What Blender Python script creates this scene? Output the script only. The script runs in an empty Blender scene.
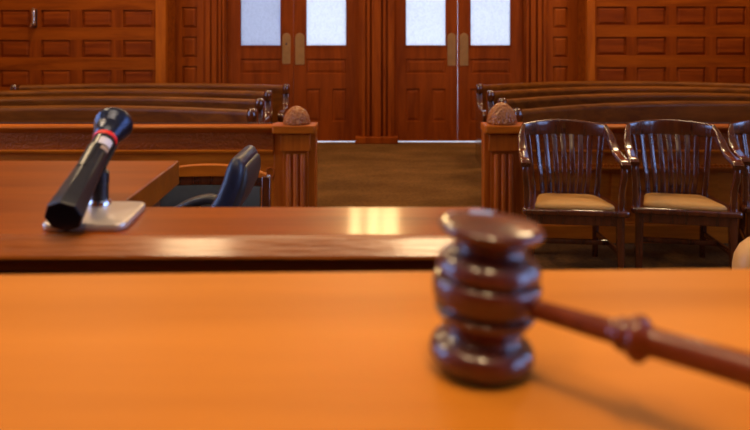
import bpy, bmesh, math, random
from mathutils import Vector, Matrix
random.seed(7)
scene = bpy.context.scene
col = scene.collection
PI = math.pi
F, YH, XC, H = 700.0, 31.0, 375.0, 1.5          # focal length in px, horizon row, axis column, eye height


def WX(px, d):
    return (px - XC) * d / F


def WZ(py, d):
    return H - (py - YH) * d / F


# ------------------------------------------------------------------ materials
def new_mat(name):
    m = bpy.data.materials.new(name)
    m.use_nodes = True
    nt = m.node_tree
    return m, nt, nt.nodes['Principled BSDF']


def lin(c):
    return tuple(((v / 255.0) / 12.92 if v / 255.0 <= 0.04045 else ((v / 255.0 + 0.055) / 1.055) ** 2.4) for v in c) + (1.0,)


def wood(name, dark, light, axis='X', scale=6.0, rough=0.35, coat=0.3, bump=0.05, carve=0.0, spec=0.5):
    m, nt, b = new_mat(name)
    n, l = nt.nodes, nt.links
    tc = n.new('ShaderNodeTexCoord')
    oi = n.new('ShaderNodeObjectInfo')
    add = n.new('ShaderNodeVectorMath'); add.operation = 'ADD'
    sc_ = n.new('ShaderNodeVectorMath'); sc_.operation = 'SCALE'; sc_.inputs['Scale'].default_value = 7.0
    cmb = n.new('ShaderNodeCombineXYZ')
    for k in range(3):
        l.new(oi.outputs['Random'], cmb.inputs[k])
    l.new(cmb.outputs[0], sc_.inputs[0])
    l.new(tc.outputs['Object'], add.inputs[0]); l.new(sc_.outputs[0], add.inputs[1])
    mp = n.new('ShaderNodeMapping')
    s = [scale * 2.4] * 3
    s['XYZ'.index(axis)] = scale * 0.22
    mp.inputs['Scale'].default_value = s
    l.new(add.outputs[0], mp.inputs[0])
    n1 = n.new('ShaderNodeTexNoise'); n1.inputs['Scale'].default_value = 1.0
    n1.inputs['Detail'].default_value = 5.0; n1.inputs['Distortion'].default_value = 0.6
    l.new(mp.outputs[0], n1.inputs['Vector'])
    n2 = n.new('ShaderNodeTexNoise'); n2.inputs['Scale'].default_value = 7.0; n2.inputs['Detail'].default_value = 3.0
    l.new(mp.outputs[0], n2.inputs['Vector'])
    mx = n.new('ShaderNodeMath'); mx.operation = 'MULTIPLY_ADD'
    mx.inputs[1].default_value = 0.35
    l.new(n2.outputs[0], mx.inputs[0]); l.new(n1.outputs[0], mx.inputs[2])
    cr = n.new('ShaderNodeValToRGB')
    cr.color_ramp.elements[0].position = 0.45; cr.color_ramp.elements[0].color = lin(dark)
    cr.color_ramp.elements[1].position = 0.88; cr.color_ramp.elements[1].color = lin(light)
    l.new(mx.outputs[0], cr.inputs[0])
    l.new(cr.outputs[0], b.inputs['Base Color'])
    b.inputs['Roughness'].default_value = rough
    b.inputs['Specular IOR Level'].default_value = spec
    b.inputs['Coat Weight'].default_value = coat
    b.inputs['Coat Roughness'].default_value = 0.12
    bp = n.new('ShaderNodeBump'); bp.inputs['Strength'].default_value = bump; bp.inputs['Distance'].default_value = 0.01
    l.new(n2.outputs[0], bp.inputs['Height'])
    last = bp
    if carve:
        v = n.new('ShaderNodeTexVoronoi'); v.inputs['Scale'].default_value = 55.0
        l.new(add.outputs[0], v.inputs['Vector'])
        b2 = n.new('ShaderNodeBump'); b2.inputs['Strength'].default_value = carve; b2.inputs['Distance'].default_value = 0.01
        l.new(v.outputs['Distance'], b2.inputs['Height']); l.new(bp.outputs[0], b2.inputs['Normal'])
        last = b2
    l.new(last.outputs[0], b.inputs['Normal'])
    return m


def plain(name, rgb, rough=0.5, metal=0.0, var=0.08, nscale=30.0, bump=0.0, coat=0.0, spec=0.5):
    m, nt, b = new_mat(name)
    n, l = nt.nodes, nt.links
    tc = n.new('ShaderNodeTexCoord')
    nz = n.new('ShaderNodeTexNoise'); nz.inputs['Scale'].default_value = nscale; nz.inputs['Detail'].default_value = 4
    l.new(tc.outputs['Object'], nz.inputs['Vector'])
    cr = n.new('ShaderNodeValToRGB')
    c = lin(rgb)
    cr.color_ramp.elements[0].position = 0.3; cr.color_ramp.elements[1].position = 0.7
    cr.color_ramp.elements[0].color = tuple(v * (1 - var) for v in c[:3]) + (1,)
    cr.color_ramp.elements[1].color = tuple(min(1, v * (1 + var)) for v in c[:3]) + (1,)
    l.new(nz.outputs[0], cr.inputs[0]); l.new(cr.outputs[0], b.inputs['Base Color'])
    b.inputs['Roughness'].default_value = rough
    b.inputs['Metallic'].default_value = metal
    b.inputs['Coat Weight'].default_value = coat
    b.inputs['Specular IOR Level'].default_value = spec
    if bump:
        bp = n.new('ShaderNodeBump'); bp.inputs['Strength'].default_value = bump; bp.inputs['Distance'].default_value = 0.005
        l.new(nz.outputs[0], bp.inputs['Height']); l.new(bp.outputs[0], b.inputs['Normal'])
    return m


def emit(name, rgb, k):
    m, nt, b = new_mat(name)
    b.inputs['Base Color'].default_value = (0.3, 0.3, 0.3, 1)
    b.inputs['Emission Color'].default_value = lin(rgb)
    b.inputs['Emission Strength'].default_value = k
    return m


def frosted(name, rgb):
    m, nt, b = new_mat(name)
    n, l = nt.nodes, nt.links
    n.remove(b)
    out = n['Material Output']
    tc = n.new('ShaderNodeTexCoord')
    mp = n.new('ShaderNodeMapping'); mp.inputs['Scale'].default_value = (30, 30, 22); l.new(tc.outputs['Object'], mp.inputs[0])
    v = n.new('ShaderNodeTexNoise'); v.inputs['Scale'].default_value = 1.0; v.inputs['Detail'].default_value = 6; v.inputs['Distortion'].default_value = 1.4
    l.new(mp.outputs[0], v.inputs['Vector'])
    cr = n.new('ShaderNodeValToRGB'); c = lin(rgb)
    cr.color_ramp.elements[0].position = 0.3; cr.color_ramp.elements[0].color = tuple(x * 0.86 for x in c[:3]) + (1,)
    cr.color_ramp.elements[1].position = 0.6; cr.color_ramp.elements[1].color = c
    l.new(v.outputs[0], cr.inputs[0])
    tr = n.new('ShaderNodeBsdfTranslucent'); l.new(cr.outputs[0], tr.inputs['Color'])
    gl = n.new('ShaderNodeBsdfGlossy'); gl.inputs['Roughness'].default_value = 0.3
    bp = n.new('ShaderNodeBump'); bp.inputs['Strength'].default_value = 0.4; l.new(v.outputs[0], bp.inputs['Height'])
    l.new(bp.outputs[0], gl.inputs['Normal'])
    mx = n.new('ShaderNodeMixShader'); mx.inputs[0].default_value = 0.06
    l.new(tr.outputs[0], mx.inputs[1]); l.new(gl.outputs[0], mx.inputs[2]); l.new(mx.outputs[0], out.inputs[0])
    return m


def carpet(name):
    m, nt, b = new_mat(name)
    n, l = nt.nodes, nt.links
    tc = n.new('ShaderNodeTexCoord')
    mp = n.new('ShaderNodeMapping'); mp.inputs['Scale'].default_value = (1.0, 1.8, 1); l.new(tc.outputs['Object'], mp.inputs[0])
    n1 = n.new('ShaderNodeTexNoise'); n1.inputs['Scale'].default_value = 1.6; n1.inputs['Detail'].default_value = 4
    l.new(mp.outputs[0], n1.inputs['Vector'])
    n2 = n.new('ShaderNodeTexVoronoi'); n2.inputs['Scale'].default_value = 34
    l.new(tc.outputs['Object'], n2.inputs['Vector'])
    c1 = n.new('ShaderNodeValToRGB')
    c1.color_ramp.elements[0].position = 0.35; c1.color_ramp.elements[0].color = lin((92, 60, 26))
    c1.color_ramp.elements[1].position = 0.7; c1.color_ramp.elements[1].color = lin((116, 78, 38))
    l.new(n1.outputs[0], c1.inputs[0])
    c2 = n.new('ShaderNodeValToRGB')
    c2.color_ramp.elements[0].position = 0.1; c2.color_ramp.elements[0].color = (0.6, 0.62, 0.6, 1)
    c2.color_ramp.elements[1].position = 0.6; c2.color_ramp.elements[1].color = (1, 1, 1, 1)
    l.new(n2.outputs['Distance'], c2.inputs[0])
    mx = n.new('ShaderNodeMix'); mx.data_type = 'RGBA'; mx.blend_type = 'MULTIPLY'; mx.inputs[0].default_value = 0.8
    l.new(c1.outputs[0], mx.inputs[6]); l.new(c2.outputs[0], mx.inputs[7]); l.new(mx.outputs[2], b.inputs['Base Color'])
    b.inputs['Roughness'].default_value = 0.95
    b.inputs['Specular IOR Level'].default_value = 0.1
    bp = n.new('ShaderNodeBump'); bp.inputs['Strength'].default_value = 0.3; l.new(n2.outputs['Distance'], bp.inputs['Height'])
    l.new(bp.outputs[0], b.inputs['Normal'])
    return m


M = {}
M['wall'] = wood('panel_wood', (124, 54, 7), (164, 80, 13), 'X', 5, 0.6, 0.0, spec=0.07)
M['wallv'] = wood('casing_wood', (118, 48, 7), (156, 73, 12), 'Z', 5, 0.55, 0.0, spec=0.09)
M['door'] = wood('door_wood', (112, 46, 8), (144, 64, 12), 'Z', 5, 0.55, 0.0, spec=0.08)
M['pew'] = wood('pew_wood', (88, 45, 8), (130, 72, 14), 'X', 6, 0.4, 0.0, spec=0.16)
M['pewend'] = wood('pew_end_wood', (64, 28, 8), (98, 48, 15), 'Z', 6, 0.18, 1.0)
M['rail'] = wood('rail_wood', (152, 72, 9), (192, 100, 16), 'X', 6, 0.45, 0.0, spec=0.12)
M['railv'] = wood('rail_post_wood', (142, 64, 9), (180, 90, 16), 'Z', 6, 0.42, 0.0, spec=0.16)
M['carved'] = wood('rail_carved_wood', (122, 53, 9), (160, 76, 16), 'X', 6, 0.5, 0.0, 0.05, 0.6, spec=0.12)
M['finial'] = wood('finial_wood', (148, 82, 34), (180, 108, 48), 'Z', 8, 0.4, 0.25, 0.05, 1.0, spec=0.3)
M['desk'] = wood('desk_wood', (162, 94, 21), (186, 113, 33), 'X', 2.6, 0.45, 0.0, 0.01, spec=0.11)
M['clerk'] = wood('clerk_desk_wood', (112, 52, 8), (144, 72, 12), 'X', 5, 0.35, 0.24, 0.015, spec=0.1)
M['nosing'] = wood('clerk_nosing_wood', (118, 58, 12), (156, 84, 24), 'X', 14, 0.27, 0.35, 0.15, spec=0.35)
M['darkwood_shade'] = wood('dark_body_wood_shade', (46, 18, 8), (66, 28, 12), 'Z', 5, 0.5, 0.1)  # dark wood; below the clerk desk its tone also paints the shade
M['chair'] = wood('chair_wood', (62, 24, 7), (98, 42, 12), 'Z', 9, 0.20, 1.0)
M['gavel'] = wood('gavel_wood', (52, 15, 8), (82, 28, 11), 'Z', 30, 0.4, 1.0, 0.02, spec=0.3)
M['handle'] = wood('gavel_handle_wood', (80, 28, 8), (108, 44, 11), 'X', 30, 0.5, 0.8, 0.02, spec=0.1)
M['stile'] = wood('stile_wood', (114, 46, 7), (152, 70, 12), 'Z', 5, 0.6, 0.0, spec=0.07)
M['panel'] = wood('raised_panel_wood', (114, 45, 7), (150, 68, 12), 'X', 5, 0.55, 0.0, spec=0.09)
M['trim'] = wood('cover_strip_wood', (154, 74, 9), (190, 100, 16), 'Z', 5, 0.5, 0.0, spec=0.1)
M['cushion'] = plain('tan_cushion', (196, 136, 54), 0.6, 0, 0.06, 18, 0.1)
M['tan'] = plain('tan_leather', (196, 142, 76), 0.5, 0, 0.06, 14, 0.1)
M['blackl'] = plain('black_leather', (28, 34, 52), 0.42, 0, 0.15, 40, 0.15, 0.1)
M['greyl'] = plain('grey_vinyl', (46, 44, 44), 0.45, 0, 0.12, 40, 0.1)
M['greenl'] = plain('grey_green_leather', (62, 62, 50), 0.6, 0, 0.12, 30, 0.1)
M['blackp'] = plain('black_plastic', (22, 23, 28), 0.3, 0, 0.1, 50)
M['micbody'] = plain('microphone_body', (30, 31, 36), 0.32, 0.3, 0.1, 60, 0, 0.3)
M['michead'] = plain('microphone_grille', (46, 52, 70), 0.22, 0.75, 0.2, 300, 0.1)
M['red'] = plain('red_ring', (214, 26, 22), 0.4)
M['white'] = plain('white_label', (196, 192, 198), 0.5)
M['beige'] = plain('beige_label', (150, 126, 104), 0.5)
M['alu'] = plain('satin_aluminium', (196, 184, 172), 0.38, 0.6, 0.04, 60)
M['chrome'] = plain('chrome', (210, 210, 214), 0.15, 1.0, 0.03, 20)
M['brass'] = plain('brass', (178, 130, 70), 0.42, 0.6, 0.1, 12)
M['hook'] = plain('old_nickel', (200, 176, 156), 0.25, 0.9, 0.1, 30)
M['plaster'] = plain('ceiling_plaster', (216, 196, 164), 0.9)
M['sidewall'] = plain('side_wall_plaster', (190, 150, 110), 0.85)
M['hallwall'] = plain('hall_wall', (225, 228, 232), 0.8)
M['hallfloor'] = plain('hall_floor', (225, 228, 232), 0.5)
M['carpet'] = carpet('brown_carpet')
M['glass_blue'] = frosted('frosted_glass_blue', (212, 216, 226))
M['glass'] = frosted('frosted_glass_pale', (240, 244, 248))
M['dayglass'] = emit('daylit_window_glass', (150, 186, 255), 10.0)
M['warmglass'] = emit('warm_lit_window_glass', (255, 216, 146), 25.0)


# ------------------------------------------------------------------ mesh builder
def rrect(w, h, r, n=4):
    r = min(r, w / 2 - 1e-5, h / 2 - 1e-5)
    out = []
    for cx, cy, a0 in ((w / 2 - r, h / 2 - r, 0), (-w / 2 + r, h / 2 - r, 90), (-w / 2 + r, -h / 2 + r, 180), (w / 2 - r, -h / 2 + r, 270)):
        for k in range(n + 1):
            a = math.radians(a0 + 90 * k / n)
            out.append((cx + r * math.cos(a), cy + r * math.sin(a)))
    return out


def circ(r, n=16, r2=None):
    return [(r * math.cos(2 * PI * k / n), (r2 or r) * math.sin(2 * PI * k / n)) for k in range(n)]


class MB:
    def __init__(s):
        s.v, s.f, s.mi, s.cur = [], [], [], 0

    def add(s, vs, fs, mat=None):
        o = len(s.v)
        for p in vs:
            p = Vector(p)
            s.v.append(mat @ p if mat is not None else p)
        s.f += [tuple(i + o for i in f) for f in fs]
        s.mi += [s.cur] * len(fs)
        return s

    def box(s, x0, x1, y0, y1, z0, z1, mat=None):
        vs = [(x0, y0, z0), (x1, y0, z0), (x1, y1, z0), (x0, y1, z0), (x0, y0, z1), (x1, y0, z1), (x1, y1, z1), (x0, y1, z1)]
        fs = [(3, 2, 1, 0), (4, 5, 6, 7), (0, 1, 5, 4), (1, 2, 6, 5), (2, 3, 7, 6), (3, 0, 4, 7)]
        return s.add(vs, fs, mat)

    def prism(s, outline, a0, a1, axis='Z', mat=None):
        """outline in the two other axes, extruded a0..a1 along axis"""
        def P(u, v, a):
            return {'Z': (u, v, a), 'Y': (u, a, v), 'X': (a, u, v)}[axis]
        n = len(outline)
        vs = [P(u, v, a0) for u, v in outline] + [P(u, v, a1) for u, v in outline]
        fs = [tuple(range(n))[::-1], tuple(range(n, 2 * n))] + [(k, (k + 1) % n, n + (k + 1) % n, n + k) for k in range(n)]
        return s.add(vs, fs, mat)

    def lathe(s, prof, segs=40, mat=None, mod=None):
        vs, fs = [], []
        rows = []
        for h, r in prof:
            if r < 1e-6:
                vs.append((0, 0, h)); rows.append([len(vs) - 1])
            else:
                row = []
                for k in range(segs):
                    a = 2 * PI * k / segs
                    rr = r * (mod(h, a) if mod else 1)
                    vs.append((rr * math.cos(a), rr * math.sin(a), h)); row.append(len(vs) - 1)
                rows.append(row)
        for A, B in zip(rows, rows[1:]):
            for k in range(segs):
                k2 = (k + 1) % segs
                if len(A) == 1 and len(B) == 1:
                    continue
                if len(A) == 1:
                    fs.append((A[0], B[k2], B[k]))
                elif len(B) == 1:
                    fs.append((A[k], A[k2], B[0]))
                else:
                    fs.append((A[k], A[k2], B[k2], B[k]))
        if len(rows[0]) > 1:
            fs.append(tuple(rows[0][::-1]))
        if len(rows[-1]) > 1:
            fs.append(tuple(rows[-1]))
        return s.add(vs, fs, mat)

    def sweep(s, path, secs, up=(0, 0, 1), mat=None):
        path = [Vector(p) for p in path]
        if not isinstance(secs[0], list):
            secs = [secs] * len(path)
        up = Vector(up)
        vs, fs = [], []
        n = len(secs[0])
        for i, p in enumerate(path):
            t = (path[min(i + 1, len(path) - 1)] - path[max(i - 1, 0)]).normalized()
            side = t.cross(up)
            if side.length < 1e-4:
                side = Vector((1, 0, 0))
            side.normalize()
            u = side.cross(t).normalized()
            for a, b in secs[i]:
                vs.append(p + side * a + u * b)
        for i in range(len(path) - 1):
            for k in range(n):
                k2 = (k + 1) % n
                fs.append((i * n + k, i * n + k2, (i + 1) * n + k2, (i + 1) * n + k))
        fs.append(tuple(range(n))[::-1])
        fs.append(tuple(range((len(path) - 1) * n, len(path) * n)))
        return s.add(vs, fs, mat)

    def loft(s, rings, mat=None):
        n = len(rings[0])
        vs = [p for r in rings for p in r]
        fs = []
        for i in range(len(rings) - 1):
            for k in range(n):
                k2 = (k + 1) % n
                fs.append((i * n + k, i * n + k2, (i + 1) * n + k2, (i + 1) * n + k))
        fs.append(tuple(range(n))[::-1]); fs.append(tuple(range((len(rings) - 1) * n, len(rings) * n)))
        return s.add(vs, fs, mat)

    def panel_face(s, x0, x1, y, rows, z0, z1, prof, mat=None, mats=(0, 0, 0)):
        """wall face towards -Y; rows = [(za, zb, [(xa, xb), ...])]; prof = [(inset, depth), ...]"""
        def quad(a, b, c, d):
            if b > a + 1e-6 and d > c + 1e-6:
                s.add([(a, y, c), (b, y, c), (b, y, d), (a, y, d)], [(0, 1, 2, 3)], mat)
        rows = sorted(rows)
        z = z0
        for za, zb, ps in rows:
            quad(x0, x1, z, za)
            x = x0
            for xa, xb in sorted(ps):
                s.cur = mats[1]
                quad(x, xa, za, zb)
                s.cur = mats[2]
                rings = [(0.0, 0.0)] + prof
                vs, fs = [], []
                for ins, dep in rings:
                    vs += [(xa + ins, y + dep, za + ins), (xb - ins, y + dep, za + ins), (xb - ins, y + dep, zb - ins), (xa + ins, y + dep, zb - ins)]
                for i in range(len(rings) - 1):
                    for k in range(4):
                        k2 = (k + 1) % 4
                        fs.append((i * 4 + k, i * 4 + k2, i * 4 + 4 + k2, i * 4 + 4 + k))
                q = (len(rings) - 1) * 4
                fs.append((q, q + 1, q + 2, q + 3))
                s.add(vs, fs, mat)
                x = xb
            s.cur = mats[1]
            quad(x, x1, za, zb)
            s.cur = mats[0]
            z = zb
        quad(x0, x1, z, z1)
        return s

    def build(s, name, mat, parent=None, bevel=0.0, seg=2, smooth=40, recalc=True, world=True, subsurf=0, label=None):
        vs = s.v
        if parent is not None and world:
            inv = thing_matrix(parent).inverted()
            vs = [inv @ p for p in vs]
        me = bpy.data.meshes.new(name)
        me.from_pydata([tuple(p) for p in vs], [], s.f)
        me.update()
        if recalc:
            bm = bmesh.new(); bm.from_mesh(me)
            bmesh.ops.recalc_face_normals(bm, faces=bm.faces)
            bm.to_mesh(me); bm.free()
        if smooth:
            for p in me.polygons:
                p.use_smooth = True
            me.set_sharp_from_angle(angle=math.radians(smooth))
        for mm in (mat if isinstance(mat, (list, tuple)) else [mat]):
            me.materials.append(mm)
        if any(s.mi):
            me.polygons.foreach_set('material_index', s.mi)
        o = bpy.data.objects.new(name, me)
        col.objects.link(o)
        if parent is not None:
            o.parent = parent
        if bevel:
            b = o.modifiers.new('bevel', 'BEVEL'); b.width = bevel; b.segments = seg
            b.limit_method = 'ANGLE'; b.angle_limit = math.radians(35)
        if subsurf:
            d = o.modifiers.new('sub', 'SUBSURF'); d.levels = subsurf; d.render_levels = subsurf
        if label:
            o['label'] = label
        return o


ROOTM = {}


def thing_matrix(o):
    while o.parent is not None:
        o = o.parent
    return ROOTM.get(o.name, Matrix.Identity(4))


def thing(name, label, cat, loc=(0, 0, 0), rotz=0.0, group=None):
    o = bpy.data.objects.new(name, None)
    o.empty_display_size = 0.1
    col.objects.link(o)
    place(o, loc, rotz)
    o['label'] = label; o['category'] = cat
    if group:
        o['group'] = group
    return o


def place(o, loc, rotz):
    o.location = loc; o.rotation_euler = (0, 0, rotz)
    ROOTM[o.name] = Matrix.Translation(loc) @ Matrix.Rotation(rotz, 4, 'Z')


def dup(root, loc, rotz, label):
    r = root.copy(); col.objects.link(r)
    place(r, loc, rotz); r['label'] = label
    for ch in list(root.children):
        c = ch.copy(); col.objects.link(c); c.parent = r
        for g in list(ch.children):
            d = g.copy(); col.objects.link(d); d.parent = c
    return r


def struct(o, label=None):
    o['kind'] = 'structure'
    return o


# ------------------------------------------------------------------ the room
YD, YW = 9.40, 8.99          # door wall, panelled walls in front of it
XL, XR, YB, ZC = -5.4, 5.6, -3.2, 5.2
XA, XB = WX(166, YW), WX(587, YW)                # the recess between the panelled walls

struct(MB().box(XL, XR, YB, YD + 0.03, -0.1, 0.0).build('floor', M['carpet'], smooth=0))
struct(MB().box(XL, XR, YB, YD + 0.30, ZC, ZC + 0.1).build('ceiling', M['plaster'], smooth=0))

PROF = [(0.002, 0.022), (0.007, 0.022), (0.040, 0.004)]


def panelled_wall(name, x0, x1, cols, rows, edge):
    mb = MB()
    rr = [(WZ(b, YW), WZ(a, YW), [(WX(p, YW), WX(q, YW)) for p, q in cols]) for a, b in rows]
    mb.panel_face(x0, x1, YW, rr, 0.0, ZC, PROF, mats=(0, 1, 2))
    mb.box(x0, x1, YW + 0.03, YD + 0.02, 0, ZC)
    e0, e1 = (x1 - 0.13, x1 + 0.004) if edge > 0 else (x0 - 0.004, x0 + 0.10)
    struct(MB().box(e0, e1, YW - 0.022, YW + 0.05, 0, ZC).build('trim_6' if edge > 0 else 'trim_7', M['trim'], bevel=0.006))
    return struct(mb.build(name, [M['wall'], M['stile'], M['panel']], smooth=0, recalc=False))


def grid_cols(first, pitch, width, n):
    return [(first + pitch * k, first + pitch * k + width) for k in range(n)]


colsL = grid_cols(123 - 41 * 6, 41, 29.5, 7)
colsR = grid_cols(597, 39.8, 29.5, 6)
rowsL = [(-50 - 30, -50 - 12), (-50 + 0, -50 + 18), (-20, -2), (10, 27.5), (40, 57.5), (70, 87.5), (100, 117), (130, 140)]
rowsL = [(10 + 30 * k, 27.5 + 30 * k) for k in range(-9, 4)]
rowsR = [(6.5 + 30.3 * k, 25 + 30.3 * k) for k in range(-9, 4)]
panelled_wall('wall_back_left', XL, XA, colsL, rowsL, 1)
panelled_wall('wall_back_right', XB, XR, colsR, rowsR, -1)

# the recessed door wall: narrow panels at both ends, solid above the doors with a small lit clerestory
TOPD = 2.55
mb = MB()


def dx(p):
    return WX(p, YD)


def dz(p):
    return WZ(p, YD)


nrow = [(7 + 29.5 * k, 28 + 29.5 * k) for k in range(-2, 4)]
rr = [(dz(b), dz(a), [(dx(182), dx(197))]) for a, b in nrow]
mb.panel_face(XA, dx(205), YD, rr, 0, TOPD, PROF)
rr = [(dz(b), dz(a), [(dx(553), dx(568))]) for a, b in nrow]
mb.panel_face(dx(546), XB, YD, rr, 0, TOPD, PROF)
# above the doors: four panels around the clerestory opening
CW0, CW1, CZ0, CZ1 = dx(346), dx(402), 3.3, 4.75
mb.panel_face(XA, CW0, YD, [(TOPD + 0.25, 3.3, [(XA + 0.2, -1.5), (-1.3, CW0 - 0.15)]), (3.5, 4.7, [(XA + 0.2, -1.5), (-1.3, CW0 - 0.15)])], TOPD, ZC, PROF)
mb.panel_face(CW1, XB, YD, [(TOPD + 0.25, 3.3, [(CW1 + 0.15, 1.3), (1.5, XB - 0.2)]), (3.5, 4.7, [(CW1 + 0.15, 1.3), (1.5, XB - 0.2)])], TOPD, ZC, PROF)
mb.panel_face(CW0, CW1, YD, [], TOPD, CZ0, PROF)
mb.panel_face(CW0, CW1, YD, [], CZ1, ZC, PROF)
for a, b in ((XA, dx(205)), (dx(546), XB)):
    mb.box(a, b, YD + 0.03, YD + 0.2, 0, TOPD)
for a, b, c, d in ((XA, CW0, TOPD, ZC), (CW1, XB, TOPD, ZC), (CW0, CW1, TOPD, CZ0), (CW0, CW1, CZ1, ZC)):
    mb.box(a, b, YD + 0.03, YD + 0.2, c, d)
struct(mb.build('wall_back', M['wallv'], smooth=0, recalc=False))

# clerestory window above the doors
w = struct(MB().box(CW0, CW0 + 0.05, YD - 0.03, YD + 0.1, CZ0, CZ1).box(CW1 - 0.05, CW1, YD - 0.03, YD + 0.1, CZ0, CZ1)
           .box(CW0, CW1, YD - 0.03, YD + 0.1, CZ0, CZ0 + 0.05).box(CW0, CW1, YD - 0.03, YD + 0.1, CZ1 - 0.05, CZ1)
           .box(dx(361), dx(367), YD - 0.02, YD + 0.1, CZ0, CZ1).box(dx(380), dx(382.5), YD - 0.02, YD + 0.1, CZ0, CZ1)
           .build('window_6', M['wallv'], bevel=0.006))
MB().box(CW0 + 0.04, CW1 - 0.04, YD + 0.05, YD + 0.06, CZ0 + 0.04, CZ1 - 0.04).build('glass_pane', M['warmglass'], w, smooth=0)


# door casings (trim)
def casing(name, p0, p1, steps, head=True):
    mb = MB()
    for a, b, dep in steps:
        mb.box(dx(a), dx(b), YD - dep, YD + 0.12, 0, TOPD)
    return struct(mb.build(name, M['wallv'], bevel=0.006, seg=2))


casing('trim_1', 204, 226, [(204, 226, 0.02), (206, 211, 0.045), (212.5, 217.5, 0.055), (219, 222, 0.045), (223, 225.3, 0.06)])
casing('trim_2', 359, 394, [(359, 394, 0.03), (361, 365.5, 0.055), (367, 370, 0.07), (372, 381, 0.085), (383, 386, 0.07), (387.5, 392, 0.055)])
casing('trim_3', 525, 546, [(524.5, 546, 0.02), (525.5, 528, 0.055), (530, 535, 0.05), (537, 541, 0.055), (542.5, 545.5, 0.04)])
struct(MB().box(dx(204), dx(546), YD - 0.05, YD + 0.12, TOPD - 0.04, TOPD + 0.12).build('trim_4', M['wallv'], bevel=0.01))
struct(MB().box(dx(355.5), dx(397.5), YD - 0.11, YD + 0.1, 0, 0.09).build('trim_5', M['wallv'], bevel=0.01))


# doors
def door(name, p0, p1, g0, g1, glassmat, plate, lock=False):
    yd = YD + 0.05
    x0, x1 = dx(p0), dx(p1)
    zb = 0.017
    gz0, gz1 = dz(45.5), TOPD - 0.2
    ga, gb = dx(g0), dx(g1)
    mid = (g0 + g1) / 2
    mb = MB()
    rows = [(dz(122), dz(89), [(dx(g0), dx(mid - 6)), (dx(mid + 6), dx(g1))]), (dz(74), dz(59), [(ga, gb)])]
    mb.panel_face(x0, x1, yd, rows, zb, gz0, [(0.006, 0.014), (0.02, 0.014), (0.05, 0.005)])
    mb.box(x0, x1, yd + 0.02, yd + 0.045, zb, gz0)
    mb.box(x0, ga, yd, yd + 0.045, gz0, TOPD); mb.box(gb, x1, yd, yd + 0.045, gz0, TOPD)
    mb.box(ga, gb, yd, yd + 0.045, gz1, TOPD)
    # glazing bead
    t = 0.018
    mb.box(ga, gb, yd - 0.008, yd + 0.012, gz0 - t, gz0)
    mb.box(ga - t, ga, yd - 0.008, yd + 0.012, gz0 - t, gz1); mb.box(gb, gb + t, yd - 0.008, yd + 0.012, gz0 - t, gz1)
    mb.box(x0, x0 + 0.02, yd + 0.0005, yd + 0.045, zb, gz0); mb.box(x1 - 0.02, x1, yd + 0.0005, yd + 0.045, zb, gz0)
    d = struct(mb.build(name, M['door'], smooth=0, recalc=False))
    MB().box(ga, gb, yd + 0.018, yd + 0.026, gz0, gz1).build('glass_pane', glassmat, d, smooth=0)
    a, b = dx(plate[0]), dx(plate[1])
    za, zb2 = dz(plate[3]), dz(plate[2])
    r = (b - a) / 2
    out = [(a, za + 0.01), (a + 0.012, za), (b - 0.012, za), (b, za + 0.01), (b, zb2 - r)]
    out += [((a + b) / 2 + r * math.cos(math.radians(k)), zb2 - r + r * math.sin(math.radians(k))) for k in range(15, 180, 15)] + [(a, zb2 - r)]
    pl = MB().prism(out, yd - 0.006, yd + 0.001, 'Y').build('push_plate', M['brass'], d, bevel=0.002)
    if lock:
        MB().lathe([(0, 0.014), (0.008, 0.014), (0.010, 0.010), (0.010, 0)], 20,
                   Matrix.Translation(((a + b) / 2, yd - 0.006, dz(44))) @ Matrix.Rotation(PI / 2, 4, 'X')).build('lock_cylinder', M['darkwood_shade'], pl)
    return d


door('door_1', 226.2, 293.05, 240, 280, M['glass_blue'], (281.8, 290.2, 33, 64), True)
door('door_2', 293.35, 359, 306, 346, M['glass'], (294.8, 304.2, 33, 65))
door('door_3', 394, 457.95, 406, 446, M['glass'], (447.8, 456.2, 33, 66))
door('door_4', 458.45, 524.4, 471, 511, M['glass'], (460.2, 468.8, 33, 66))

# the lit hall beyond the doors
HY = 12.0
struct(MB().box(-4.2, 4.2, YD + 0.03, HY, -0.1, -0.001).build('floor_hall', M['hallfloor'], smooth=0))
struct(MB().box(-4.2, 4.2, HY, HY + 0.1, -0.1, 3.0).build('wall_hall', M['hallwall'], smooth=0))
struct(MB().box(-4.2, 4.2, YD + 0.2, HY, 3.0, 3.1).build('ceiling_hall', M['hallwall'], smooth=0))
struct(MB().box(-4.3, -4.2, YD + 0.2, HY, -0.1, 3.1).build('wall_hall_left', M['hallwall'], smooth=0))
struct(MB().box(4.2, 4.3, YD + 0.2, HY, -0.1, 3.1).build('wall_hall_right', M['hallwall'], smooth=0))


# side walls with tall daylit windows, and the wall behind the bench
def side_wall(name, x, sgn, wins):
    mb = MB()
    xa, xb = (x - 0.25, x) if sgn < 0 else (x, x + 0.25)
    z0, z1 = 0.8, 4.6
    y = YB
    for a, b in wins:
        mb.box(xa, xb, y, a, 0, ZC); mb.box(xa, xb, a, b, 0, z0); mb.box(xa, xb, a, b, z1, ZC)
        y = b
    mb.box(xa, xb, y, YD + 0.2, 0, ZC)
    struct(mb.build(name, M['sidewall'], smooth=0))


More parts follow.
